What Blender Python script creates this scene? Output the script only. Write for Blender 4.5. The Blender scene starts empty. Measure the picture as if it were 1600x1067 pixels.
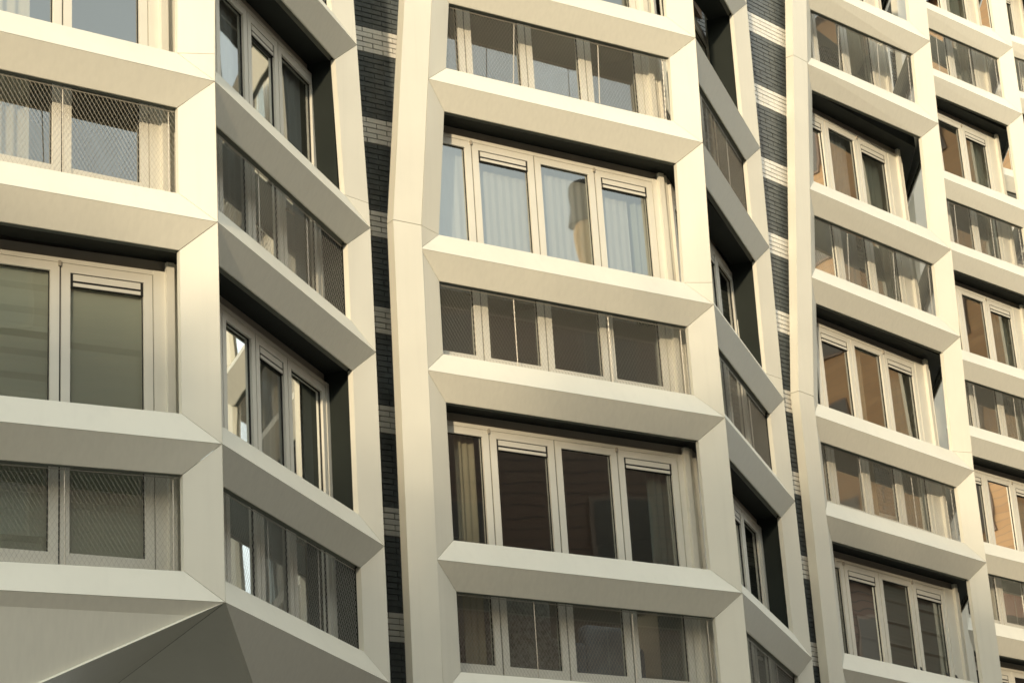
import bpy, bmesh, math, random
from mathutils import Vector, Matrix

random.seed(7)
V = Vector
SC = bpy.context.scene
COL = SC.collection
ZC = 1.6                      # eye height above the street

# ------------------------------------------------------------------ camera
PITCH, ROLL = 0.35441, -0.066126
fwd = V((0, math.cos(PITCH), math.sin(PITCH)))
up0 = V((0, -math.sin(PITCH), math.cos(PITCH)))
r0 = V((1, 0, 0))
rgt = r0 * math.cos(ROLL) + up0 * math.sin(ROLL)
upv = up0 * math.cos(ROLL) - r0 * math.sin(ROLL)
cam_d = bpy.data.cameras.new('camera')
cam = bpy.data.objects.new('camera', cam_d)
COL.objects.link(cam)
cam_d.sensor_width = 36.0
cam_d.lens = 36.0 * 3666.4 / 1600.0
cam_d.clip_start = 0.1
cam_d.clip_end = 2000
M3 = Matrix((rgt, upv, -fwd)).transposed()
cam.matrix_world = Matrix.Translation((0, 0, ZC)) @ M3.to_4x4()
SC.camera = cam

# ------------------------------------------------------------------ light
SUN_EL = math.radians(9.5)
SUN_AZ = math.atan2(-0.15, -0.989)        # rotation from +Y towards +X
sdir = V((math.sin(SUN_AZ) * math.cos(SUN_EL), math.cos(SUN_AZ) * math.cos(SUN_EL), math.sin(SUN_EL)))
world = bpy.data.worlds.new('World')
SC.world = world
world.use_nodes = True
wn = world.node_tree.nodes
sky = wn.new('ShaderNodeTexSky')
sky.sky_type = 'NISHITA'
sky.sun_disc = False
sky.sun_elevation = SUN_EL
sky.sun_rotation = SUN_AZ
sky.air_density = 1.0
sky.dust_density = 3.5
sky.ozone_density = 0.6
bg = wn['Background']
bg.inputs['Strength'].default_value = 0.15
# a thin, slightly streaky veil of high cloud over the clear sky
wl = world.node_tree.links
wtc = wn.new('ShaderNodeTexCoord')
wmp = wn.new('ShaderNodeMapping')
wmp.inputs['Scale'].default_value = (1.0, 1.6, 3.0)
wno = wn.new('ShaderNodeTexNoise')
wno.inputs['Scale'].default_value = 2.2
wno.inputs['Detail'].default_value = 5
wmr = wn.new('ShaderNodeMapRange')
wmr.inputs['From Min'].default_value = 0.3
wmr.inputs['From Max'].default_value = 0.7
wmr.inputs['To Min'].default_value = 0.58
wmr.inputs['To Max'].default_value = 0.82
wmx = wn.new('ShaderNodeMix')
wmx.data_type = 'RGBA'
wmx.inputs[7].default_value = (7.3, 7.75, 7.3, 1)
wl.new(wtc.outputs['Generated'], wmp.inputs['Vector'])
wl.new(wmp.outputs[0], wno.inputs['Vector'])
wl.new(wno.outputs['Fac'], wmr.inputs['Value'])
wl.new(wmr.outputs[0], wmx.inputs[0])
wl.new(sky.outputs[0], wmx.inputs[6])
wl.new(wmx.outputs[2], bg.inputs['Color'])
sun_d = bpy.data.lights.new('sun', 'SUN')
sun_d.energy = 1.85
sun_d.angle = math.radians(1.2)
sun_d.color = (1.0, 0.80, 0.54)
sun = bpy.data.objects.new('sun', sun_d)
sun.rotation_euler = sdir.to_track_quat('Z', 'Y').to_euler()
COL.objects.link(sun)
SC.view_settings.view_transform = 'Standard'
SC.view_settings.look = 'None'
SC.view_settings.gamma = 1.0
SC.cycles.filter_width = 1.6
SC.cycles.max_bounces = 6
SC.cycles.diffuse_bounces = 3
SC.cycles.glossy_bounces = 4
SC.cycles.transparent_max_bounces = 8
SC.view_settings.exposure = 0.75

# ------------------------------------------------------------------ materials
def mat(name, col, rough=0.5, metal=0.0, noise=0.0, nscale=3.0, stretch=(1, 1, 1), bump=0.0, bscale=60.0, spec=0.5, obj_rand=0.0, streak=0.0):
    m = bpy.data.materials.new(name)
    m.use_nodes = True
    nt = m.node_tree
    b = nt.nodes['Principled BSDF']
    b.inputs['Base Color'].default_value = (*col, 1)
    b.inputs['Roughness'].default_value = rough
    b.inputs['Metallic'].default_value = metal
    b.inputs['Specular IOR Level'].default_value = spec
    tc = nt.nodes.new('ShaderNodeTexCoord')
    mp = nt.nodes.new('ShaderNodeMapping')
    mp.inputs['Scale'].default_value = stretch
    nt.links.new(tc.outputs['Object'], mp.inputs['Vector'])
    src = None
    if noise > 0:
        n = nt.nodes.new('ShaderNodeTexNoise')
        n.inputs['Scale'].default_value = nscale
        n.inputs['Detail'].default_value = 6
        nt.links.new(mp.outputs[0], n.inputs['Vector'])
        r = nt.nodes.new('ShaderNodeMapRange')
        r.inputs['From Min'].default_value = 0.25
        r.inputs['From Max'].default_value = 0.75
        r.inputs['To Min'].default_value = 1 - noise
        r.inputs['To Max'].default_value = 1 + noise * 0.5
        nt.links.new(n.outputs['Fac'], r.inputs['Value'])
        src = r.outputs[0]
    if streak > 0:
        # faint vertical drip marks
        mp2 = nt.nodes.new('ShaderNodeMapping')
        mp2.inputs['Scale'].default_value = (15, 15, 0.55)
        nt.links.new(tc.outputs['Object'], mp2.inputs['Vector'])
        n3 = nt.nodes.new('ShaderNodeTexNoise')
        n3.inputs['Scale'].default_value = 1.0
        n3.inputs['Detail'].default_value = 4
        nt.links.new(mp2.outputs[0], n3.inputs['Vector'])
        r3 = nt.nodes.new('ShaderNodeMapRange')
        r3.inputs['From Min'].default_value = 0.52
        r3.inputs['From Max'].default_value = 0.78
        r3.inputs['To Min'].default_value = 1.0
        r3.inputs['To Max'].default_value = 1.0 - streak
        nt.links.new(n3.outputs['Fac'], r3.inputs['Value'])
        m3 = nt.nodes.new('ShaderNodeMath')
        m3.operation = 'MULTIPLY'
        nt.links.new(src, m3.inputs[0])
        nt.links.new(r3.outputs[0], m3.inputs[1])
        src = m3.outputs[0]
    if obj_rand > 0:
        oi = nt.nodes.new('ShaderNodeObjectInfo')
        r2 = nt.nodes.new('ShaderNodeMapRange')
        r2.inputs['To Min'].default_value = 1 - obj_rand
        r2.inputs['To Max'].default_value = 1 + obj_rand
        nt.links.new(oi.outputs['Random'], r2.inputs['Value'])
        if src is not None:
            mu = nt.nodes.new('ShaderNodeMath')
            mu.operation = 'MULTIPLY'
            nt.links.new(src, mu.inputs[0])
            nt.links.new(r2.outputs[0], mu.inputs[1])
            src = mu.outputs[0]
        else:
            src = r2.outputs[0]
    if src is not None:
        vm = nt.nodes.new('ShaderNodeVectorMath')
        vm.operation = 'SCALE'
        vm.inputs[0].default_value = col
        nt.links.new(src, vm.inputs['Scale'])
        nt.links.new(vm.outputs[0], b.inputs['Base Color'])
    if bump > 0:
        n2 = nt.nodes.new('ShaderNodeTexNoise')
        n2.inputs['Scale'].default_value = bscale
        n2.inputs['Detail'].default_value = 3
        nt.links.new(mp.outputs[0], n2.inputs['Vector'])
        bp = nt.nodes.new('ShaderNodeBump')
        bp.inputs['Strength'].default_value = bump
        bp.inputs['Distance'].default_value = 0.004
        nt.links.new(n2.outputs['Fac'], bp.inputs['Height'])
        nt.links.new(bp.outputs[0], b.inputs['Normal'])
    return m

def glass_mat(name, refl, tint, wav=0.1):
    m = bpy.data.materials.new(name)
    m.use_nodes = True
    nt = m.node_tree
    nt.nodes.remove(nt.nodes['Principled BSDF'])
    out = nt.nodes['Material Output']
    tr = nt.nodes.new('ShaderNodeBsdfTransparent')
    tr.inputs[0].default_value = (*tint, 1)
    gl = nt.nodes.new('ShaderNodeBsdfGlossy')
    gl.inputs['Roughness'].default_value = 0.015
    gl.inputs['Color'].default_value = (0.93, 0.96, 0.95, 1)
    lw = nt.nodes.new('ShaderNodeLayerWeight')
    lw.inputs['Blend'].default_value = 0.25
    mr = nt.nodes.new('ShaderNodeMapRange')
    mr.inputs['To Min'].default_value = refl
    mr.inputs['To Max'].default_value = 0.85
    mx = nt.nodes.new('ShaderNodeMixShader')
    tc = nt.nodes.new('ShaderNodeTexCoord')
    n = nt.nodes.new('ShaderNodeTexNoise')
    n.inputs['Scale'].default_value = 1.7
    n.inputs['Detail'].default_value = 1
    bp = nt.nodes.new('ShaderNodeBump')
    bp.inputs['Strength'].default_value = wav
    bp.inputs['Distance'].default_value = 0.03
    nt.links.new(tc.outputs['Object'], n.inputs['Vector'])
    nt.links.new(n.outputs['Fac'], bp.inputs['Height'])
    nt.links.new(bp.outputs[0], gl.inputs['Normal'])
    nt.links.new(lw.outputs['Fresnel'], mr.inputs['Value'])
    nt.links.new(mr.outputs[0], mx.inputs[0])
    nt.links.new(tr.outputs[0], mx.inputs[1])
    nt.links.new(gl.outputs[0], mx.inputs[2])
    nt.links.new(mx.outputs[0], out.inputs['Surface'])
    return m

def cloth_mat(name, col, trans=0.4):
    m = bpy.data.materials.new(name)
    m.use_nodes = True
    nt = m.node_tree
    nt.nodes.remove(nt.nodes['Principled BSDF'])
    out = nt.nodes['Material Output']
    d = nt.nodes.new('ShaderNodeBsdfDiffuse')
    d.inputs[0].default_value = (*col, 1)
    t = nt.nodes.new('ShaderNodeBsdfTranslucent')
    t.inputs[0].default_value = (*col, 1)
    mx = nt.nodes.new('ShaderNodeMixShader')
    mx.inputs[0].default_value = trans
    nt.links.new(d.outputs[0], mx.inputs[1])
    nt.links.new(t.outputs[0], mx.inputs[2])
    nt.links.new(mx.outputs[0], out.inputs['Surface'])
    return m

CREAM = (0.785, 0.765, 0.655)
M = {}
M['panel'] = mat('cream_panel', CREAM, 0.42, 0.0, 0.04, 2.2, (1, 1, 1), 0.03, 90, 0.4, 0.025, streak=.035)
M['ledge_low'] = mat('cream_ledge_panel', CREAM, 0.42, 0.0, 0.04, 5.0, (6, 6, 0.4), 0.03, 40, 0.4, 0.025, streak=.03)
M['frame'] = mat('cream_window_frame', (0.76, 0.745, 0.655), 0.4, 0, 0.05, 4, (1, 1, 1), 0, 60, 0.5, 0.02)
M['back'] = mat('grey_green_backing', (0.24, 0.255, 0.215), 0.6)
M['gap'] = mat('black_gasket', (0.012, 0.012, 0.012), 0.7)
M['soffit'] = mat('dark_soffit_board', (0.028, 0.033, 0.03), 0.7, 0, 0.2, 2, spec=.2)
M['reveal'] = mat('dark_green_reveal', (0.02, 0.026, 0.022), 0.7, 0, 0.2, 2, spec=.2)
M['head'] = mat('shaded_head_panel', (0.40, 0.37, 0.31), 0.5, 0, 0.1, 3)  # cream of the frame darkened: the ledge's shadow is put into the colour
M['steel'] = mat('stainless_steel', (0.50, 0.48, 0.42), 0.4, 0.4)
M['room'] = mat('room_wall_paint', (0.55, 0.52, 0.46), 0.9, 0, 0.1, 1)
M['roomfloor'] = mat('room_floor_boards', (0.14, 0.09, 0.055), 0.6, 0, 0.2, 3)
M['glass'] = glass_mat('window_glass', 0.22, (0.86, 0.90, 0.88), 0.035)
M['brick_dark'] = mat('glazed_dark_brick', (0.155, 0.175, 0.175), 0.32, 0, 0.3, 14, (1, 1, 1), 0.3, 60, 0.5, 0.35)
M['brick_white'] = mat('glazed_cream_brick', (0.86, 0.84, 0.76), 0.35, 0, 0.08, 14, (1, 1, 1), 0.2, 60, 0.5, 0.07)
M['mortar'] = mat('grey_brown_mortar', (0.14, 0.125, 0.10), 0.95, 0, 0.2, 30)
M['mortar_dark'] = mat('charcoal_mortar', (0.125, 0.145, 0.15), 0.95, 0, 0.2, 30)
M['sheer'] = cloth_mat('grey_sheer_cloth', (0.74, 0.735, 0.72), 0.45)
M['beige_cloth'] = cloth_mat('beige_curtain_cloth', (0.68, 0.60, 0.45), 0.35)
M['green_cloth'] = cloth_mat('grey_green_curtain_cloth', (0.34, 0.36, 0.32), 0.3)
M['blind'] = cloth_mat('grey_green_blind_cloth', (0.80, 0.81, 0.68), 0.3)
M['blind2'] = cloth_mat('pale_pleated_blind_cloth', (0.52, 0.49, 0.42), 0.3)

# ------------------------------------------------------------------ helpers
def mesh_data(name, verts, faces, m):
    me = bpy.data.meshes.new(name)
    me.from_pydata([tuple(v) for v in verts], [], faces)
    me.materials.append(m)
    me.update()
    return me

def add(name, verts, faces, m, parent=None, org=V((0, 0, 0))):
    me = mesh_data(name, [V(v) - org for v in verts], faces, m)
    bm = bmesh.new()
    bm.from_mesh(me)
    bmesh.ops.recalc_face_normals(bm, faces=bm.faces)
    bm.to_mesh(me)
    bm.free()
    o = bpy.data.objects.new(name, me)
    COL.objects.link(o)
    if parent is not None:
        o.parent = parent
    else:
        o.location = org
    return o

def empty(name, loc, label, cat, group=None):
    o = bpy.data.objects.new(name, None)
    o.empty_display_size = 0.3
    COL.objects.link(o)
    o.location = loc
    tag(o, label, cat, group)
    return o

def tag(o, label=None, cat=None, group=None, kind=None):
    if label: o['label'] = label
    if cat: o['category'] = cat
    if group: o['group'] = group
    if kind: o['kind'] = kind
    return o

class Geo:
    def __init__(s): s.v = []; s.f = []
    def prism(s, poly, off):
        n = len(poly); b = len(s.v)
        s.v += [V(p) for p in poly] + [V(p) + off for p in poly]
        s.f.append(tuple(range(b, b + n)))
        s.f.append(tuple(range(b + 2 * n - 1, b + n - 1, -1)))
        for i in range(n):
            j = (i + 1) % n
            s.f.append((b + i, b + n + i, b + n + j, b + j))
        return s
    def box(s, o, a, b, c):
        o = V(o)
        return s.prism([o, o + a, o + a + b, o + b], c)
    def build(s, name, m, parent=None, org=V((0, 0, 0))):
        return add(name, s.v, s.f, m, parent, org)

def strip(poly, off, k=12):
    """prism over a slightly twisted quad, split into k pieces along its length"""
    p0, p1, p2, p3 = poly
    g = Geo()
    for i in range(k + 1):
        t = i / k
        a, b = p0.lerp(p1, t), p3.lerp(p2, t)
        g.v += [a, b, a + off, b + off]
    for i in range(k):
        q = 4 * i
        g.f += [(q, q + 4, q + 5, q + 1), (q + 2, q + 3, q + 7, q + 6), (q, q + 2, q + 6, q + 4), (q + 1, q + 5, q + 7, q + 3)]
    g.f += [(0, 1, 3, 2), (4 * k, 4 * k + 2, 4 * k + 3, 4 * k + 1)]
    return g

def inset(poly, d):
    """shrink a nearly planar convex polygon by d"""
    poly = [V(p) for p in poly]
    n = len(poly)
    nor = V((0, 0, 0))
    c = sum(poly, V((0, 0, 0))) / n
    for i in range(n):
        nor += (poly[i] - c).cross(poly[(i + 1) % n] - c)
    nor.normalize()
    out = []
    for i in range(n):
        p = poly[i]
        e1 = (p - poly[i - 1]).normalized()
        e2 = (poly[(i + 1) % n] - p).normalized()
        n1 = nor.cross(e1); n2 = nor.cross(e2)
        k = 1 + n1.dot(n2)
        out.append(p + (n1 + n2) * (d / max(k, 0.15)))
    return out

def dir2(a):
    a = math.radians(a)
    return V((math.cos(a), math.sin(a), 0))

def xy(p, z): return V((p[0], p[1], z))

# ------------------------------------------------------------------ levels
H, HF = 2.9, 1.1669
ZR0 = 8.1935 + ZC
def lev(l):
    k = int(l[1:])
    return ZR0 + k * H - (HF if l[0] == 'F' else 0)
MARG, RISE, DEP = 0.26, 0.23, 0.12
DW = 0.36                      # window frame face behind the ridge plane
LIP = 0.045

class Face:
    """one facade plane of a bay: ridge end points L, R and how they lean above R0"""
    def __init__(s, L, R, leanL=(0, 0), leanR=(0, 0), lowL=(0, 0)):
        s.L = V((*L, 0)); s.R = V((*R, 0))
        s.leanL = V((*leanL, 0)); s.leanR = V((*leanR, 0)); s.lowL = V((*lowL, 0))
        s.u = (s.R - s.L).normalized(); s.W = (s.R - s.L).length
        s.n = V((s.u.y, -s.u.x, 0))
    def pl(s, z):
        return xy(s.L + s.leanL * max(0, z - ZR0) + s.lowL * (z - ZR0), z)
    def pr(s, z):
        return xy(s.R + s.leanR * max(0, z - ZR0), z)
    def il(s, z): return s.pl(z) + s.u * MARG - s.n * DEP
    def ir(s, z): return s.pr(z) - s.u * MARG - s.n * DEP
    def at(s, a, d, z):       # a along from L, d behind the ridge plane
        return xy(s.L + s.u * a - s.n * d, z)

def storey_face(fc, z):
    """the straight window plane of a storey whose outer frame is slightly twisted"""
    if fc.lowL.length < 1e-6: return fc
    L = fc.L + fc.lowL * (z - ZR0)
    return Face((L.x, L.y), (fc.R.x, fc.R.y), (fc.leanL.x, fc.leanL.y), (fc.leanR.x, fc.leanR.y))

def line_x(p, u, q, w):
    det = u.x * -w.y + w.x * u.y
    t = ((q.x - p.x) * -w.y + w.x * (q.y - p.y)) / det
    return p + u * t

def levels(k0, k1):
    out = []
    for k in range(k0, k1 + 1):
        out += ['F%d' % k, 'R%d' % k]
    return out + ['F%d' % (k1 + 1)]

def skin_face(root, org, fc, lv, left_flat, bottom_low=True):
    """ledges, post panels, wire mesh of one face"""
    u, n = fc.u, fc.n
    for i, l in enumerate(lv):
        z = lev(l)
        core = Geo()
        a0, a1 = fc.il(z - RISE) , fc.ir(z - RISE)
        b0, b1 = fc.il(z + RISE), fc.ir(z + RISE)
        e0 = [a0 - n * (LIP + .01) , b0 - n * (LIP - .004), fc.pl(z) + u * .12 - n * .05]
        e1 = [a1 - n * (LIP + .01) , b1 - n * (LIP - .004), fc.pr(z) - u * .12 - n * .05]
        if i == 0 and not bottom_low:
            e0[0] = e0[2] - n * .02; e1[0] = e1[2] - n * .02
        core.v = e0 + e1
        core.f = [(0, 1, 2), (5, 4, 3), (0, 3, 4, 1), (1, 4, 5, 2), (2, 5, 3, 0)]
        led = core.build('ledge', M['back'], root, org)
        up = inset([fc.pl(z), fc.pr(z), fc.ir(z + RISE), fc.il(z + RISE)], 0.0015)
        (strip(up, -n * LIP) if fc.lowL.length > 0 else Geo().prism(up, -n * LIP)).build('upper_panel', M['panel'], led, org)
        if i == 0 and not bottom_low:
            continue
        lo = inset([fc.pl(z), fc.il(z - RISE), fc.ir(z - RISE), fc.pr(z)], 0.0025)
        lo = [lo[0], lo[3], lo[2], lo[1]]
        (strip(lo, -n * .012) if fc.lowL.length > 0 else Geo().prism(lo, -n * .012)).build('lower_panel', M['ledge_low'], led, org)
    for i in range(len(lv) - 1):
        z0, z1 = lev(lv[i]), lev(lv[i + 1])
        for side in (0, 1):
            P, I = (fc.pl, fc.il) if side == 0 else (fc.pr, fc.ir)
            if lv[i] == 'R0':
                zj = z0 + RISE
                Geo().prism(inset([P(z0), I(zj), P(zj)], 0.002), -n * LIP).build('post_panel', M['panel'], root, org)
                poly = [P(zj), I(zj), I(z1 - RISE), P(z1)]
            else:
                poly = [P(z0), I(z0 + RISE), I(z1 - RISE), P(z1)]
            Geo().prism(inset(poly, 0.002), -n * LIP).build('post_panel', M['panel'], root, org)
    if left_flat:
        zt, zb = lev(lv[-1]) + 0.3, lev(lv[0])
        cuts = [zb, ZR0 + RISE, lev('F2') + 0.02, zt]
        cuts = [c for c in cuts if zb <= c <= zt]
        for a, b in zip(cuts[:-1], cuts[1:]):
            if b - a < 0.05: continue
            wdt = u * -0.30
            Geo().prism(inset([fc.pl(a), fc.pl(b), fc.pl(b) + wdt, fc.pl(a) + wdt], 0.003), -n * 0.11).build('post_panel', M['panel'], root, org)
            Geo().prism([fc.pl(a) + wdt + u * .03 - n * .10, fc.pl(b) + wdt + u * .03 - n * .10, fc.pl(b) + u * .15 - n * .10, fc.pl(a) + u * .15 - n * .10], -n * 0.02).build('backing_plate', M['back'], root, org)

def wire_mesh(root, org, fc, z0, z1, rods):
    """diamond wire netting stretched behind a low opening"""
    n = fc.n
    d = -n * 0.055
    c00, c10, c01, c11 = fc.il(z0) + d, fc.ir(z0) + d, fc.il(z1) + d, fc.ir(z1) + d
    W = (c10 - c00).length; Hh = z1 - z0
    def P(x, y):
        a = c00.lerp(c10, x / W); b = c01.lerp(c11, x / W)
        return a.lerp(b, y / Hh)
    pw, ph = 0.035, 0.058
    g = Geo()
    r = 0.0010
    sl = ph / pw                  # rise per metre
    def wire(p, q, rr=r):
        t = (q - p).normalized()
        s1 = t.cross(n).normalized() * rr
        tri = [p + s1, p - s1 * .5 + n * rr * .87, p - s1 * .5 - n * rr * .87]
        b = len(g.v)
        g.v += tri + [v + (q - p) for v in tri]
        for i in range(3):
            j = (i + 1) % 3
            g.f.append((b + i, b + j, b + 3 + j, b + 3 + i))
    x = -Hh / sl
    while x < W:
        for sgn in (1, -1):
            xa, ya, xb, yb = x, 0.0, x + Hh / sl, Hh
            if xa < 0: ya = -xa * sl; xa = 0
            if xb > W: yb = Hh - (xb - W) * sl; xb = W
            if xb - xa > 0.005:
                if sgn == 1: wire(P(xa, ya), P(xb, yb))
                else: wire(P(xa, Hh - ya), P(xb, Hh - yb))
        x += pw
    # border cables
    wire(P(0, 0.012), P(W, 0.012), .005); wire(P(0, Hh - .012), P(W, Hh - .012), .005)
    o = g.build('wire_mesh', M['steel'], root, org)
    tag(o, kind='stuff')
    for f_ in rods:
        gg = Geo()
        p = P(W * f_, 0) - n * .012; q = P(W * f_, Hh) - n * .012
        s1 = fc.u * .005
        gg.prism([p - s1, p - n * .005, p + s1, p + n * .005], q - p)
        gg.build('rod', M['steel'], o, org)

def window(root, org, fc, zf, zc, s_l, s_r, gaps, vents, jamb=True):
    """window wall of one storey: zf floor ledge level, zc next floor ledge level, gaps = casement joints along the face"""
    u, n = fc.u, fc.n
    zb, zt = zf + 0.20, zc - 0.21
    ht = zc - 0.305
    A = lambda a, d, z: fc.at(a, d, z)
    up = V((0, 0, 1))
    fr = Geo()
    # dark gasket plane behind the casement joints, head and sill of the outer frame
    e0, e1 = gaps[0], gaps[-1]
    fr.box(A(s_l, DW - .004, zb), u * (e0 - s_l), up * (ht - zb), -n * .07) if e0 > s_l + .01 else None
    fr.box(A(e1, DW - .006, zb), u * (s_r - e1), up * (ht - zb), -n * .08)
    fr.box(A(s_l, DW - .002, ht - .035), u * (s_r - s_l), up * .035, -n * .06)
    fr.box(A(e0, DW - .012, zb), u * (e1 - e0), up * .085, -n * .07)
    win = fr.build('window', M['frame'], root, org)
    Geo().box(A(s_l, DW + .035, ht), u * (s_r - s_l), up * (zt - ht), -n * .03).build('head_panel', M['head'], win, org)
    g = Geo()
    for a in gaps:
        g.box(A(a - .02, DW + .012, zb + .05), u * .04, up * (ht - zb - .08), -n * .05)
    g.build('gasket', M['gap'], win, org)
    if jamb:
        Geo().box(A(s_r - .065, DW - .045, zb), u * .06, up * (zt - zb - .03), -n * .04).build('jamb', M['frame'], win, org)
    for i in range(len(gaps) - 1):
        a, b = gaps[i] + .007, gaps[i + 1] - .007
        z0, z1 = zb + .088, ht - .038
        fw = .068
        c = Geo()
        c.box(A(a, DW, z0), u * fw, up * (z1 - z0), -n * .055)
        c.box(A(b - fw, DW, z0), u * fw, up * (z1 - z0), -n * .055)
        c.box(A(a + fw, DW + .001, z0), u * (b - a - 2 * fw), up * .085, -n * .05)
        c.box(A(a + fw, DW + .001, z1 - fw), u * (b - a - 2 * fw), up * fw, -n * .05)
        c.build('casement_frame', M['frame'], win, org)
        # glazing bead, a thin dark seal
        ga, gb, g0, g1 = a + fw, b - fw, z0 + .085, z1 - fw
        s = Geo()
        for (x, y, w_, h_) in ((ga, g0, .007, g1 - g0), (gb - .007, g0, .007, g1 - g0), (ga + .007, g1 - .007, gb - ga - .014, .007), (ga + .007, g0, gb - ga - .014, .007)):
            s.box(A(x, DW + .022, y), u * w_, up * h_, -n * .01)
        s.build('glazing_seal', M['gap'], win, org)
        add('pane', [A(ga, DW + .03, g0), A(gb, DW + .03, g0), A(gb, DW + .03, g1), A(ga, DW + .03, g1)], [(0, 1, 2, 3)], M['glass'], win, org)
        if i in vents:
            v = Geo()
            v.box(A(ga + .024, DW + .004, g1 - .058), u * (gb - ga - .048), up * .050, -n * .03)
            v.box(A(ga + .024, DW + .002, g1 - .102), u * (gb - ga - .048), up * .026, -n * .03)
            v.build('trickle_vent', M['frame'], win, org)
            Geo().box(A(ga + .001, DW + .010, g1 - .108), u * (gb - ga - .002), up * .107, -n * .017).build('vent_slot', M['gap'], win, org)
        elif i % 2 == 0:
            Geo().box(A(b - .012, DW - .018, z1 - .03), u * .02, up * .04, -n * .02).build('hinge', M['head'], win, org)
    return win

def make_bay(name, label, front, ret, k0, k1, gaps_f, gaps_r, vents_f, vents_r, back=(2.6, 2.6), custom_bottom=False, rods=(.3, .68, .985), rev='reveal'):
    base = front.R.copy()
    org = V((base.x, base.y, 0))
    root = empty(name, org, label, 'bay', 'projecting bays of the apartment facade')
    lv = levels(k0, k1)
    skin_face(root, org, front, lv, True, not custom_bottom)
    skin_face(root, org, ret, lv, False, not custom_bottom)
    front0 = front
    def corner(d):
        return line_x(front.L - front.n * d, front.u, ret.L - ret.n * d, ret.u)
    # end return of the far post
    zt, zb = lev(lv[-1]) + .3, lev(lv[0])
    for a, b in ((zb, ZR0), (ZR0, zt)):
        Geo().prism([ret.pr(a) - ret.n * .02 - ret.u * .004, ret.pr(b) - ret.n * .02 - ret.u * .004, ret.pr(b) - ret.n * .5 - ret.u * .004, ret.pr(a) - ret.n * .5 - ret.u * .004], -ret.u * .03).build('end_panel', M['panel'], root, org)
        Geo().prism([front.pl(a) - front.u * -.08 - front.n * .125, front.pl(b) - front.u * -.08 - front.n * .125, front.pl(b) - front.u * -.08 - front.n * .6, front.pl(a) - front.u * -.08 - front.n * .6], front.u * .03).build('end_panel', M['panel'], root, org)
    # floor slabs / soffits
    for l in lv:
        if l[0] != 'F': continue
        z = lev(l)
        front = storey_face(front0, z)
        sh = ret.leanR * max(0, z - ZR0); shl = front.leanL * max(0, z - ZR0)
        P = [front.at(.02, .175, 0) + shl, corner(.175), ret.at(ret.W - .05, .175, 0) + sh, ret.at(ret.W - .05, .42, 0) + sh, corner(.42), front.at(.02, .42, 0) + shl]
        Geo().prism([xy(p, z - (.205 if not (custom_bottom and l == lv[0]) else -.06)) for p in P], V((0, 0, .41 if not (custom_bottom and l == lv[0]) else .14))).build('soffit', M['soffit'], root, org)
    # rooms
    front = front0
    q1, q2, q3 = front.at(.03, .43, 0), corner(.43), ret.at(ret.W - .20, .43, 0)
    bd = (-front.n - ret.n).normalized()
    q4, q5 = q3 + (-ret.n) * back[1], q1 + (-front.n) * back[0]
    for k in range(k0, k1 + 1):
        zf, zc = lev('F%d' % k), lev('F%d' % (k + 1))
        front = storey_face(front0, (zf + zc) * .5)
        q2 = corner(.43)
        shl = (front.leanL.dot(front.u)) * max(0, (zf + zc) * .5 - ZR0)
        s_l = .05 + shl
        gw = [g_ + front.W - front0.W for g_ in gaps_f]
        gp = [max(gw[0], s_l + .04)] + [g_ for g_ in gw[1:] if g_ > s_l + .22]
        gr = gaps_r
        vf = (len(gp) - 2, len(gp) - 4)
        q1 = front.at(.36 + shl, .43, 0)
        q5 = q1 + (-front.n) * back[0]
        sr = front.W - (.43 * math.tan(math.radians(19)) if False else .22)
        window(root, org, front, zf, zc, s_l, sr, gp, vf)
        window(root, org, ret, zf, zc, .16, ret.W - .21, gr, vents_r, jamb=False)
        # corner mullion between the two window walls
        zz0, zz1 = zf + .2, zc - .215
        cA, cB = front.at(sr + .002, DW + .03, 0), ret.at(.158, DW + .03, 0)
        cc = corner(DW + .03)
        Geo().prism([xy(cA, zz0), xy(cc, zz0), xy(cB, zz0), xy(corner(DW + .1), zz0)], V((0, 0, zz1 - zz0))).build('corner_mullion', M['frame'], root, org)
        # dark reveal at the far end of the return
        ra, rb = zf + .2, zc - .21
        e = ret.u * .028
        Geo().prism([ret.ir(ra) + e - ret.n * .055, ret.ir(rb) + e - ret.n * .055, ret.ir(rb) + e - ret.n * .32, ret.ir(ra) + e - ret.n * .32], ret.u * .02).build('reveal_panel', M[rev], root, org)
        # room shell
        g = Geo()
        z0, z1 = zf + .05, zc - .21
        for p, q in ((q3, q4), (q4, q5), (q5, q1)):
            g.v += [xy(p, z0), xy(q, z0), xy(q, z1), xy(p, z1)]
            b = len(g.v); g.f.append((b - 4, b - 3, b - 2, b - 1))
        b = len(g.v)
        g.v += [xy(p, z1 - .02) for p in (q1, q2, q3, q4, q5)]
        g.f.append(tuple(range(b, b + 5)))
        rm = g.build('room_wall', M['room'], root, org)
        g2 = Geo()
        g2.prism([xy(p, zf + .05) for p in (q1, q2, q3, q4, q5)], V((0, 0, .12)))
        g2.build('room_floor', M['roomfloor'], rm, org)
        # wire netting below the rail
        zr = lev('R%d' % k)
        wire_mesh(root, org, front0, zf + RISE, zr - RISE, rods)
        wire_mesh(root, org, ret, zf + RISE, zr - RISE, (.35, .72))
    return root, org, front0, ret, corner

# ------------------------------------------------------------------ ground
def box_obj(name, a, b, m, parent=None, org=V((0, 0, 0))):
    a, b = V(a), V(b)
    g = Geo().box(a, V((b.x - a.x, 0, 0)), V((0, b.y - a.y, 0)), V((0, 0, b.z - a.z)))
    return g.build(name, m, parent, org)

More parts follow.
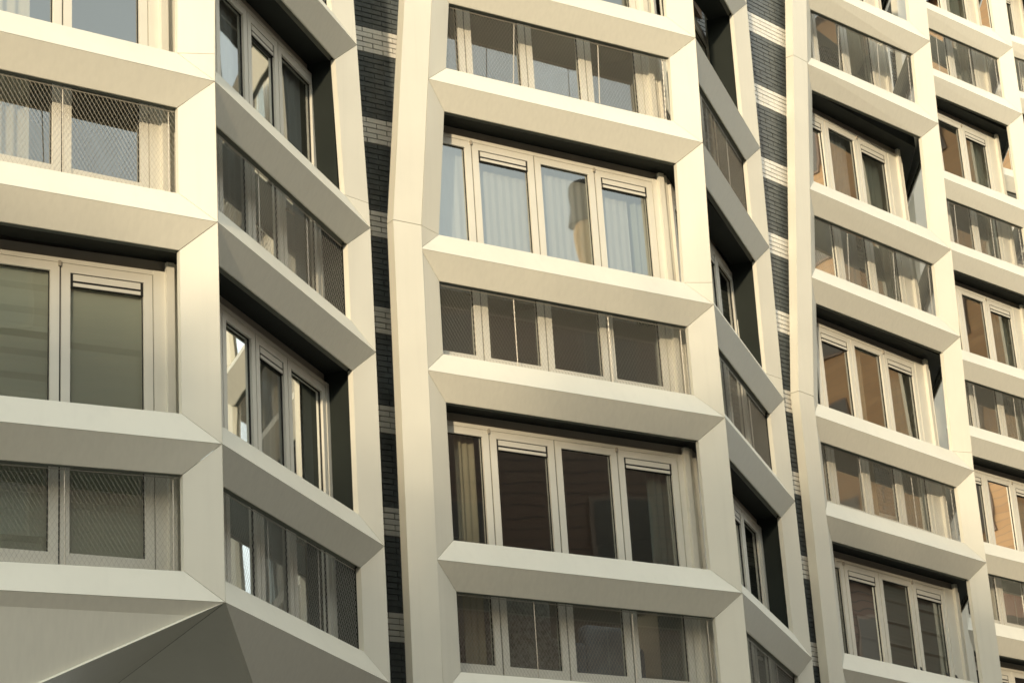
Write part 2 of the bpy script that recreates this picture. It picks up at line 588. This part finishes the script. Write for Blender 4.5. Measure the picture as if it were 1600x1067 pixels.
M['asphalt'] = mat('asphalt', (0.06, 0.058, 0.055), 0.9, 0, 0.3, 8, (1, 1, 1), 0.3, 200)
M['paving'] = mat('grey_paving', (0.13, 0.12, 0.105), 0.9, 0, 0.25, 2.5, (1, 1, 1), 0.2, 60)
gnd = add('ground', [(-400, -400, 0), (400, -400, 0), (400, 400, 0), (-400, 400, 0)], [(0, 1, 2, 3)], M['paving'])
tag(gnd, kind='structure')

# ------------------------------------------------------------------ the bays
# plan positions are in metres from the camera
def gaps_from_corner(W, first, pitch, cnt):
    g = [W - first - pitch * i for i in range(cnt)]
    return sorted(g)

# bay A (nearest, left)
Ac = V((-2.126, 16.02, 0))
A0 = V((-3.52, 15.02, 0))
uA = (A0 - Ac).normalized()
AL = Ac + uA * 3.35
lowA = (V((0.0, -0.0712, 0))) * (3.35 / (A0 - Ac).length)
fA = Face((AL.x, AL.y), (Ac.x, Ac.y), (0, 0), (.02, -.02), (lowA.x, lowA.y))
rA = Face((Ac.x, Ac.y), (-1.18, 19.03), (.02, -.02), (-.022, -.085))
def front_gaps(W, sh=0.0):
    return [W - (.345 + sh) - .72 * 4, W - (1.06 + sh) - .72 * 2, W - (1.06 + sh) - .72, W - (1.06 + sh), W - (.345 + sh)]
bayA = make_bay('projecting_bay', 'nearest cream bay with faceted grey underside, at left edge', fA, rA, -1, 1,
                front_gaps(fA.W, .03), [.20, .81, 1.43, 2.06, 2.86], (1, 3), (0, 2), custom_bottom=True)
# bay B (centre)
fB = Face((-.77, 19.57), (1.998, 21.48), (.088, .045), (.026, -.016))
rB = Face((1.998, 21.48), (2.95, 24.55), (.026, -.016), (.0, -.113))
bayB = make_bay('projecting_bay', 'central cream bay with wide four-light windows between two brick strips', fB, rB, -1, 2,
                front_gaps(fB.W), [.20, .81, 1.43, 2.06, 2.86], (1, 3), (0, 2))
# bay C
fC = Face((3.342, 25.17), (5.575, 27.8), (.10, .105), (.025, -.04))
rC = Face((5.575, 27.8), (5.66, 30.9), (.025, -.04), (0, -.11))
bayC = make_bay('projecting_bay', 'cream bay right of the second brick strip, turned further aside', fC, rC, -1, 3,
                front_gaps(fC.W, .13), [.20, .81, 1.43, 2.06, 2.86], (1, 3), (0, 2), rev='panel')
# bay D
Dr = V((8.285, 33.86, 0)); uD = dir2(46.0)
DL = Dr - uD * 3.4
fD = Face((DL.x, DL.y), (Dr.x, Dr.y), (.05, .05), (.0, -.02))
rD = Face((Dr.x, Dr.y), (Dr.x + .02, Dr.y + 3.1), (0, -.02), (0, -.11))
bayD = make_bay('projecting_bay', 'cream bay with orange brick reflections, set behind the third bay', fD, rD, -1, 4,
                front_gaps(fD.W, .13), [.20, .81, 1.43, 2.06, 2.86], (1, 3), (0, 2), rev='panel')
# bay E (a sliver at the right edge)
Er = V((10.6, 40.2, 0)); uE = dir2(43.0)
EL = Er - uE * 3.4
fE = Face((EL.x, EL.y), (Er.x, Er.y), (.05, .05), (.0, -.02))
rE = Face((Er.x, Er.y), (Er.x + .0, Er.y + 3.1), (0, -.02), (0, -.11))
bayE = make_bay('projecting_bay', 'farthest cream bay, a sliver at the right edge', fE, rE, -1, 5,
                front_gaps(fE.W, .13), [.20, .81, 1.43, 2.06, 2.86], (1, 3), (0, 2), rev='panel')

# underside of the nearest bay: big sloping panels folding back below the lowest ledge
def ray(px, py):
    f = 3666.4
    return rgt * ((px - 800) / f) - upv * ((py - 533.5) / f) + fwd
CAM = V((0, 0, ZC))
def hit(px, py, p0, nor):
    d = ray(px, py)
    return CAM + d * ((p0 - CAM).dot(nor) / d.dot(nor))
zF = lev('F-1')
rootA, orgA = bayA[0], bayA[1]
pc = fA.pr(zF)
# the front skirt continues the slope of a ledge's lower face; same for the return
nf = (fA.n * RISE - V((0, 0, DEP))).normalized()
nr = (rA.n * RISE - V((0, 0, DEP))).normalized()
e1 = hit(65, 1067, pc, nf) - pc
e2 = hit(395, 1067, pc, nr) - pc
fold = V((-2.62, 17.3, 0)); fold.z = 3.5
d_ = ray(225, 1036)
fold = CAM + d_ * (17.0 / d_.y) - pc
E1, E2, FO = pc + e1 * 2.1, pc + e2 * 2.1, pc + fold * 2.1
fl = fA.pl(zF); rr_ = rA.pr(zF)
down = lambda nrm: (V((0, 0, -RISE)) - nrm * DEP)
k1_ = (fl.z - E1.z) / RISE
g = Geo().prism(inset([pc, E1, fl + down(fA.n) * k1_, fl], .003), -fA.n * .03)
g.build('skirt_panel', M['ledge_low'], rootA, orgA)
k2_ = (rr_.z - E2.z) / RISE
Geo().prism(inset([pc, rr_, rr_ + down(rA.n) * k2_, E2], .003), -rA.n * .03).build('skirt_panel', M['ledge_low'], rootA, orgA)
Geo().prism(inset([pc, FO, E1], .003), V((-.0, .03, .01))).build('skirt_panel', M['panel'], rootA, orgA)
Geo().prism(inset([pc, E2, FO], .003), V((-.0, .03, .01))).build('skirt_panel', M['panel'], rootA, orgA)

# ------------------------------------------------------------------ brick strips
CH = 2.9 / 54
BL, JT = 0.222, 0.010
def brick_mesh(m):
    g = Geo().box((0, 0, 0), V((1, 0, 0)), V((0, 0, CH - JT)), V((0, .09, 0)))
    me = mesh_data('brick', g.v, g.f, m)
    bm = bmesh.new(); bm.from_mesh(me)
    bmesh.ops.recalc_face_normals(bm, faces=bm.faces)
    bm.to_mesh(me); bm.free()
    return me
BM = [brick_mesh(M['brick_dark']), brick_mesh(M['brick_white'])]

def brick_wall(label, P0, ang, s0, s1, phase, zv, ztop, side=None, lean=0.0):
    """brick strip: wall line through P0 at angle ang from s0 to s1; phase = z of a white band's top; zv = z range in view"""
    u = dir2(ang); n = V((u.y, -u.x, 0))
    mid = P0 + u * (s0 + s1) * .5
    org = V((mid.x, mid.y, 0))
    root = empty('brick_wall', org, label, 'brick wall', 'dark brick strips with cream bands between the bays')
    runs = [(P0, u, n, s0, s1)]
    if side: runs.append(side)
    cand = []
    for (p, uu, nn, a0, a1) in runs:
        # mortar bed
        for c in range(-2, int(ztop / (18 * CH)) + 2):
            zb_top = phase + (c - 12) * 18 * CH
            for lo, hi, m in ((zb_top - 5 * CH, zb_top, 'mortar'), (zb_top, zb_top + 13 * CH, 'mortar_dark')):
                lo_, hi_ = max(lo, 0), min(hi, ztop)
                if hi_ - lo_ < .01: continue
                o = p + uu * a0 - nn * .012 
                Geo().box(xy(o, lo_), uu * (a1 - a0 + (lean * max(0, lo_ - ZR0) if uu is u else 0)), V((0, 0, hi_ - lo_)), -nn * .12).build('mortar_bed', M[m], root, org)
        nc = int(ztop / CH)
        k0 = int(math.floor((0 - phase) / CH))
        for c in range(k0, k0 + nc):
            z = phase + c * CH
            if z < 0: continue
            white = (c % 18) >= 13
            x = a0 - (BL * .5 if c % 2 else 0)
            ae = a1 + (lean * max(0, z - ZR0) if uu is u else 0)
            while x < ae - .02:
                xa, xb = max(x, a0), min(x + BL - JT, ae)
                if xb - xa > .03:
                    cand.append((p, uu, nn, xa, xb - xa, z + JT * .5, white))
                x += BL
    vis = [b for b in cand if zv[0] < b[5] < zv[1]]
    vis.sort(key=lambda b: (not b[6], b[5] % 1.7))
    single = vis[:298]
    ids = set(id(b) for b in single)
    for b in single:
        p, uu, nn, xa, w, z, white = b
        o = bpy.data.objects.new('brick', BM[1 if white else 0])
        COL.objects.link(o)
        o.parent = root
        jit = random.uniform(-.0025, .0025)
        rot = Matrix((uu, -nn, V((0, 0, 1)))).transposed().to_4x4()
        o.matrix_local = Matrix.Translation(xy(p + uu * xa + nn * jit, z) - org) @ rot @ Matrix.Diagonal((w, 1, 1, 1))
    for white in (False, True):
        g = Geo()
        for b in cand:
            if id(b) in ids or b[6] != white: continue
            p, uu, nn, xa, w, z, _ = b
            g.box(xy(p + uu * xa + nn * random.uniform(-.0025, .0025), z), uu * w, V((0, 0, CH - JT)), -nn * .09)
        o = g.build('brickwork', M['brick_white' if white else 'brick_dark'], root, org)
        tag(o, kind='stuff')
    return root

nB = fB.n
P_AB = fB.L - nB * .80
sK = -1.02       # inside corner with the side wall
K = P_AB + fB.u * sK
uside = dir2(72.6)
side = (K - uside * 1.0, uside, V((uside.y, -uside.x, 0)), 0.0, .985)
brick_wall('dark brick strip with cream bands between the left and central bays', P_AB, 34.5, sK, .25, 10.8234 + ZC, (3.6, 13.8), 19.5, side, lean=.10)
nC = fC.n
uw = dir2(48.0); nw = V((uw.y, -uw.x, 0))
P_BC = fC.L - nw * .16
brick_wall('dark brick strip with cream bands between the central and third bays', P_BC, 48.0, -1.3, .12, 13.32 + ZC, (9.0, 16.5), 22.0, lean=.145)
P_CD = fD.L - fD.n * .16
brick_wall('dark brick strip with cream bands glimpsed past the third bay', P_CD, 46.0, -1.5, .12, 13.32 + ZC, (0, 0), 26.0, lean=.07)
P_DE = fE.L - fE.n * .16
brick_wall('dark brick strip with cream bands behind the fourth bay', P_DE, 43.0, -1.5, .12, 13.32 + ZC, (0, 0), 26.0, lean=.07)


brick_wall('dark brick wall with cream bands left of the nearest bay', fA.L - fA.n * .85, math.degrees(math.atan2(fA.u.y, fA.u.x)), -4.5, .25, 10.8234 + ZC, (0, 0), 17.0)
# ground floor under the bays
gp_ = [fA.at(-4.5, .9, 0), fA.at(fA.W - .1, 1.3, 0), fB.at(-.3, .95, 0), fB.at(fB.W - .1, 1.3, 0), fC.at(-.4, .6, 0), fC.at(fC.W - .1, 1.3, 0), fD.at(-.3, .6, 0), fD.at(fD.W - .1, 1.3, 0), fE.at(-.3, .6, 0), fE.at(fE.W, 1.3, 0)]
g = Geo()
for i_, (p, q) in enumerate(zip(gp_[:-1], gp_[1:])):
    uu_ = (q - p).normalized(); nn_ = V((uu_.y, -uu_.x, 0))
    g.box(xy(p, 0), q - p, V((0, 0, lev('F-1') - (2.3 if i_ < 2 else .12))), -nn_ * .25)
gw_ = g.build('ground_floor_wall', M['brick_dark'], None, V((gp_[0].x, gp_[0].y, 0)))
tag(gw_, 'dark brick ground floor wall set back under the overhanging bays', 'wall')

# ------------------------------------------------------------------ curtains and blinds behind the panes
def curtain(name, label, cat, fc, s0, s1, z0, z1, m, d=.50, amp=.03, wl=.14, flat=False, group=None, taper=0.0):
    nx = max(6, int((s1 - s0) / .012)) if not flat else 2
    rows = 7
    v, f = [], []
    ph = random.uniform(0, 6)
    for j in range(rows):
        t = j / (rows - 1)
        for i in range(nx + 1):
            x = i / nx
            a = s0 + (s1 - s0) * (x * (1 - taper * (1 - t)) if taper else x)
            w = 0 if flat else amp * (.6 + .4 * (1 - t)) * (math.sin(a / wl * 6.283 + ph) + .5 * math.sin(a / wl * 2.9 + ph * 2 + t * .6))
            v.append(fc.at(a, d + w, z0 + (z1 - z0) * t))
    for j in range(rows - 1):
        for i in range(nx):
            b = j * (nx + 1) + i
            f.append((b, b + 1, b + nx + 2, b + nx + 1))
    o = add(name, v, f, m, None, fc.at((s0 + s1) * .5, d, z0))
    for p in o.data.polygons: p.use_smooth = True
    tag(o, label, cat, group)
    return o

def pleated_blind(name, label, fc, s0, s1, z0, z1, m, d=.43, group=None, pleat=.26):
    """roman blind with soft horizontal folds and a bottom bar"""
    v, f = [], []
    rows = 48
    for j in range(rows + 1):
        t = j / rows
        z = z1 + (z0 - z1) * t
        ph = ((z1 - z) / pleat) % 1.0
        bulge = .018 * ph + (.008 if ph > .93 else 0)
        for a in (s0, s1):
            v.append(fc.at(a, d - bulge + random.uniform(-.001, .001), z))
    for j in range(rows):
        f.append((2 * j, 2 * j + 1, 2 * j + 3, 2 * j + 2))
    o = add(name, v, f, m, None, fc.at((s0 + s1) * .5, d, z0))
    g = Geo().box(fc.at(s0, d - .03, z0 - .02), fc.u * (s1 - s0), V((0, 0, .022)), -fc.n * .015)
    org = V(o.location)
    g.build('bottom_bar', M['frame'], o, org)
    tag(o, label, 'blind', group)
    return o

def F(k): return lev('F%d' % k)
def R(k): return lev('R%d' % k)
gA0 = front_gaps(storey_face(fA, R(0) + .28).W, .03)
gA, gB, gC, gD = front_gaps(storey_face(fA, R(-1) + .28).W, .03), front_gaps(fB.W), front_gaps(fC.W, .13), front_gaps(fD.W, .13)
# bay A
curtain('curtain', 'cream pleated curtain in the left bay window above the topmost full rail', 'curtain', storey_face(fA, R(0) + .28), gA0[1] + .05, gA0[3] - .22, F(0) + .28, F(1) - .3, M['beige_cloth'], wl=.11)
pleated_blind('blind', 'grey-green lowered blind in the large window at left edge', storey_face(fA, R(-1) + .28), gA[2] + .06, gA[3] - .05, F(-1) + .3, F(0) - .38, M['blind'], d=.42, pleat=.17)
pleated_blind('blind', 'smooth grey-green lowered blind under the trickle vent, left bay', storey_face(fA, R(-1) + .28), gA[3] + .05, gA[4] - .05, F(-1) + .3, F(0) - .38, M['blind'], d=.42, pleat=.6)
curtain('curtain', 'pale net curtain across the side window of the left bay, upper storey', 'curtain', rA, 1.1, 2.75, F(0) + .28, F(1) - .3, M['sheer'], wl=.13, d=.46, amp=.012)
curtain('curtain', 'yellowish curtain behind the first side pane of the left bay, upper storey', 'curtain', rA, .28, 1.05, F(0) + .28, F(1) - .3, M['beige_cloth'], wl=.12)
curtain('curtain', 'pale net curtain across the side window of the left bay, lower storey', 'curtain', rA, .25, 2.75, F(-1) + .28, F(0) - .3, M['sheer'], wl=.13, d=.46, amp=.012)
# bay B
curtain('curtain', 'grey net curtain across the central bay window with blue sky reflections', 'curtain', fB, .2, 2.78, R(0) - .12, F(1) - .3, M['sheer'], wl=.085, amp=.006)
curtain('curtain', 'narrow beige drape at the left of the dark central window', 'curtain', fB, .56, .78, F(-1) + .28, F(0) - .3, M['beige_cloth'], wl=.07, amp=.018)
curtain('curtain', 'dark grey-green drape in the last pane of the dark central window', 'curtain', fB, 2.72, 2.98, F(-1) + .28, F(0) - .3, M['green_cloth'], wl=.09)
curtain('curtain', 'grey-green drape at the right end of the blue-grey central window', 'curtain', fB, 2.80, 3.0, R(0) - .12, F(1) - .3, M['green_cloth'], wl=.09)
# bay C
for k, lab in ((2, 'uppermost'), (1, 'second from the top'), (0, 'third from the top')):
    curtain('curtain', 'grey-green curtain in the right pane of the third bay, %s' % lab, 'curtain', fC, gC[3] + .12, gC[4] - .04, F(k) + .28, F(k + 1) - .3, M['green_cloth'], wl=.11, group='grey-green curtains of the third bay')
curtain('curtain', 'beige drape in the second pane of the third bay, third window from the top', 'curtain', fC, gC[2] + .10, gC[2] + .42, F(0) + .28, F(1) - .3, M['beige_cloth'], wl=.08, amp=.02)
curtain('curtain', 'beige drape in the first full pane of the third bay, second window from the top', 'curtain', fC, gC[1] + .25, gC[2] - .04, F(1) + .28, F(2) - .3, M['beige_cloth'], wl=.08, amp=.02)
curtain('curtain', 'pale drape in the middle pane of the third bay, second window from the top', 'curtain', fC, gC[2] + .30, gC[3] - .06, F(1) + .28, F(2) - .3, M['sheer'], wl=.08, amp=.02)
for i, lab in enumerate(('left', 'second', 'third')):
    pleated_blind('blind', 'pale pleated blind in the %s pane of the third bay\'s lowest window' % lab, fC, gC[i] + .05, gC[i + 1] - .05, R(-1) + .30, F(0) - .38, M['blind2'], group='pleated blinds of the third bay')
pleated_blind('blind', 'pale pleated blind in the vented right pane of the third bay\'s lowest window', fC, gC[3] + .05, gC[4] - .05, R(-1) + .22, F(0) - .38, M['blind2'], group='pleated blinds of the third bay')
for k, lab in ((3, 'uppermost'), (2, 'second from the top'), (1, 'third from the top'), (0, 'fourth from the top')):
    curtain('curtain', 'grey-green curtain in the right pane of the fourth bay, %s' % lab, 'curtain', fD, gD[3] + .12, gD[4] - .04, F(k) + .28, F(k + 1) - .3, M['green_cloth'], wl=.11, group='grey-green curtains of the fourth bay')

# ------------------------------------------------------------------ furniture glimpsed behind the lowest central window
M['pale_fabric'] = mat('grey_speckled_fabric', (.42, .40, .37), .9, 0, .5, 26)
M['blue_fabric'] = mat('pale_blue_fabric', (.42, .46, .52), .9, 0, .2, 6)
M['wood'] = mat('warm_wood', (.34, .18, .08), .5, 0, .3, 5, (1, 1, 6))
def armchair(label, fc, s0, d0, zf, w, m, back_h):
    c = fc.at(s0 + w / 2, d0 + .35, zf)
    root = empty('armchair', c, label, 'armchair')
    org = V(root.location)
    u, n = fc.u, fc.n
    def soft(name, a, d, z, sx, sy, sz):
        o = Geo().box(fc.at(a, d, z), u * sx, -n * sy, V((0, 0, sz))).build(name, m, root, org)
        b = o.modifiers.new('bevel', 'BEVEL'); b.width = .05; b.segments = 3
        return o
    soft('seat', s0 + .12, d0 + .10, zf + .15, w - .24, .60, .27)
    soft('backrest', s0 + .10, d0 + .02, zf + .15, w - .20, .16, back_h)
    soft('armrest', s0, d0 + .05, zf + .12, .13, .68, .48)
    soft('armrest', s0 + w - .13, d0 + .05, zf + .12, .13, .68, .48)
    for a in (.06, w - .11):
        for b in (.10, .62):
            Geo().box(fc.at(s0 + a, d0 + b, zf), u * .05, -n * .05, V((0, 0, .13))).build('leg', M['wood'], root, org)
armchair('grey speckled armchair behind the mesh of the lowest central window', fB, .80, .62, lev('F-1') + .17, .92, M['pale_fabric'], .78)
armchair('pale blue armchair behind the mesh of the lowest central window', fB, 1.95, .70, lev('F-1') + .17, .80, M['blue_fabric'], .62)

# little black pegs on the rail of the third bay, lever handles on the side windows
rootC, orgC = bayC[0], bayC[1]
for a in (1.72, 1.86, 2.42, 2.62):
    z = lev('R-1') + RISE
    Geo().prism([fC.at(a, DEP - .005, z - .05), fC.at(a + .03, DEP - .005, z - .05), fC.at(a + .03, DEP + .03, z + .02), fC.at(a, DEP + .03, z + .02)], V((0, 0, .03))).build('peg', M['gap'], rootC, orgC)
for by, rt in ((bayA, rA), (bayB, rB)):
    for k in (-1, 0, 1):
        z = lev('F%d' % k) + 1.0
        g = Geo().box(rt.at(2.12, DW - .03, z), rt.u * .13, V((0, 0, .022)), -rt.n * .02)
        g.box(rt.at(2.12, DW - .03, z), rt.u * .022, V((0, 0, .022)), -rt.n * .05)
        g.build('handle', M['steel'], by[0], by[1])

# ------------------------------------------------------------------ the street around (seen in the glass, and shading the lower storeys)
def brick_mat(name, c1, c2, mortar, scale=1.0):
    m = bpy.data.materials.new(name)
    m.use_nodes = True
    nt = m.node_tree
    b = nt.nodes['Principled BSDF']
    b.inputs['Roughness'].default_value = .85
    tc = nt.nodes.new('ShaderNodeTexCoord')
    mp = nt.nodes.new('ShaderNodeMapping')
    br = nt.nodes.new('ShaderNodeTexBrick')
    br.inputs['Color1'].default_value = (*c1, 1)
    br.inputs['Color2'].default_value = (*c2, 1)
    br.inputs['Mortar'].default_value = (*mortar, 1)
    br.inputs['Scale'].default_value = scale
    br.inputs['Brick Width'].default_value = 2.4
    br.inputs['Row Height'].default_value = .22
    br.inputs['Mortar Size'].default_value = .014
    nt.links.new(tc.outputs['UV'], br.inputs['Vector'])
    nt.links.new(br.outputs['Color'], b.inputs['Base Color'])
    return m
M['brown_brick'] = brick_mat('brown_brick', (.125, .075, .055), (.115, .068, .05), (.035, .028, .025))
M['orange_brick'] = brick_mat('orange_brick', (.40, .255, .135), (.34, .21, .11), (.27, .19, .12))
M['roof_tile'] = mat('red_brown_roof_tile', (.20, .085, .05), .8, 0, .3, 3)
M['dark_glass'] = mat('far_window_glass', (.05, .045, .04), .35)
M['white_trim'] = mat('pale_trim', (.15, .105, .08), .6)

def block(name, label, P, ang, length, depth, height, m, roof, cols, rows, win=(1.2, 1.6)):
    """terrace block: facade line from P along ang, normal to its left side, gabled roof, windows on the facade"""
    u = dir2(ang); n = V((-u.y, u.x, 0))
    root = empty(name, P + u * length * .5, label, 'building')
    org = V(root.location)
    a, b, c, d = P, P + u * length, P + u * length - n * depth, P - n * depth
    wall = Geo().prism([xy(p, -.0) for p in (a, b, c, d)], V((0, 0, height)))
    w = wall.build('wall', m, root, org)
    uv = w.data.uv_layers.new()
    for poly in w.data.polygons:
        for li in poly.loop_indices:
            co = w.data.vertices[w.data.loops[li].vertex_index].co + org
            uv.data[li].uv = ((co - P).dot(u) + (co - P).dot(n), co.z)
    if roof > 0:
        r1, r2 = a.lerp(d, .5), b.lerp(c, .5)
        e = .4
        v = [xy(a + n * e, height - .2), xy(b + n * e, height - .2), xy(c - n * e, height - .2), xy(d - n * e, height - .2), xy(r1, height + roof), xy(r2, height + roof)]
        add('roof', v, [(0, 1, 5, 4), (2, 3, 4, 5), (0, 4, 3), (1, 2, 5)], M['roof_tile'], root, org)
    dx = length / cols; dz = height / rows
    for i in range(cols):
        for j in range(rows):
            p = P + u * (dx * (i + .5) - win[0] / 2) + n * .02
            z = dz * (j + .35)
            f = Geo().box(xy(p, z), u * win[0], V((0, 0, win[1])), n * .05).build('window', M['white_trim'], root, org)
            Geo().box(xy(p + u * .08 + n * .055, z + .08), u * (win[0] - .16), V((0, 0, win[1] - .16)), n * .006).build('pane', M['dark_glass'], f, org)
    return root
# across the street (mirrored dark in the central bay)
ua = dir2(57.0)
opp = block('apartment_block', 'dark brown brick block across the street, mirrored in the central bay windows', V((14.8, 5.1, 0)) + ua * 6.5, 57.0, 16, 11, 18.5, M['brown_brick'], .4, 5, 5)
block('apartment_block', 'lower brown brick block across the street, nearer the viewer', V((14.8, 5.1, 0)) - ua * 22, 57.0, 28, 11, 18.3, M['brown_brick'], .4, 9, 5)
# end of the street, sunlit (mirrored orange in the far bays)
block('apartment_block', 'sunlit orange brick block mirrored in the windows of the far bays', V((62, 29, 0)), 150.0, 33, 12, 37.0, M['orange_brick'], 4.0, 9, 12)
block('apartment_block', 'brown brick block across the street, mirrored in the lowest window of the third bay', V((14.8, 5.1, 0)) + ua * 23.2, 57.0, 22, 9, 16.3, M['brown_brick'], 3.0, 7, 4)
# tall flue on the ridge of the dark block
def ring(c, r, z, k=14): return [V((c[0] + r * math.cos(6.2832 * i / k), c[1] + r * math.sin(6.2832 * i / k), z)) for i in range(k)]
M['flue'] = mat('buff_flue_render', (.75, .50, .22), .8, 0, .15, 3)
fo_ = V(opp.location)
ch = Geo().prism(ring((26.2, 12.55), .22, 17.0), V((0, 0, 5.0))).build('chimney', M['flue'], opp, fo_)
Geo().prism(ring((26.2, 12.55), .34, 22.0), V((0, 0, .9))).build('cap', M['gap'], ch, fo_)
# behind the viewer
block('row_house', 'brick row house behind the viewer, right of the narrow low house', V((-10.25, -42, 0)), 0.0, 32.25, 11, 14.6, M['brown_brick'], 5.0, 9, 3)
block('row_house', 'added narrow low brick house behind the viewer, an unseen dip for a sun patch', V((-11.95, -42, 0)), 0.0, 1.65, 11, 9.5, M['brown_brick'], 3.0, 1, 2)  # unseen dip in the row, added to let a patch of low sun through
block('row_house', 'brick row house behind the viewer, left of the narrow low house', V((-36.0, -42, 0)), 0.0, 24, 11, 14.0, M['brown_brick'], 4.7, 7, 3)

# street trees behind the viewer: their thinning crowns soften the low sun on the lower storeys
M['bark'] = mat('grey_brown_bark', (.10, .075, .055), .9, 0, .3, 6)
M['leaf'] = mat('olive_leaf', (.075, .09, .03), .7, 0, .3, 2, obj_rand=.2)
def tree(label, loc, h, rad, nleaf, seed):
    rnd = random.Random(seed)
    root = empty('street_tree', V(loc), label, 'tree', 'street trees behind the viewer')
    g = Geo()
    def limb(p, q, r1, r2, k=7):
        t = (q - p).normalized(); s1 = t.orthogonal().normalized(); s2 = t.cross(s1)
        b = len(g.v)
        for c, r in ((p, r1), (q, r2)):
            for i in range(k):
                a = 6.283 * i / k
                g.v.append(c + s1 * (math.cos(a) * r) + s2 * (math.sin(a) * r))
        for i in range(k):
            j = (i + 1) % k
            g.f.append((b + i, b + j, b + k + j, b + k + i))
    base = V((0, 0, 0)); tips = []
    def grow(p, dr, ln, r, lvl):
        q = p + dr * ln
        limb(p, q, r, r * .68)
        if lvl == 0 or r < .02:
            tips.append(q); return
        for i in range(3 if lvl > 1 else 4):
            nd = (dr + V((rnd.gauss(0, .5), rnd.gauss(0, .5), rnd.gauss(.12, .3)))).normalized()
            grow(q, nd, ln * rnd.uniform(.6, .8), r * .62, lvl - 1)
    grow(base, V((0, 0, 1)), h * .3, h * .016, 5)
    trunk = g.build('trunk', M['bark'], root)
    lf = Geo()
    for i in range(nleaf):
        t = rnd.choice(tips)
        c = t + V((rnd.gauss(0, .55), rnd.gauss(0, .55), rnd.gauss(0, .5)))
        if rnd.random() < (c.z / h - .45) * 1.5: continue
        sz = rnd.uniform(.10, .26)
        a = V((rnd.gauss(0, 1), rnd.gauss(0, 1), rnd.gauss(0, 1))).normalized(); b_ = a.orthogonal().normalized()
        k = len(lf.v)
        lf.v += [c - a * sz, c + b_ * sz * .6, c + a * sz, c - b_ * sz * .6]
        lf.f.append((k, k + 1, k + 2, k + 3))
    lf.build('crown', M['leaf'], root)
    return root
for i, (x, y, h) in enumerate(((-16.5, -24, 18.3), (-11.8, -25, 18.4), (-3.4, -24.5, 17.2), (0.6, -25, 21.2), (6.5, -24, 21))):
    tree(('leftmost', 'second', 'middle', 'fourth', 'rightmost')[i] + ' of the street trees behind the viewer', (x, y, 0), h, 4, 3600, 30 + i)
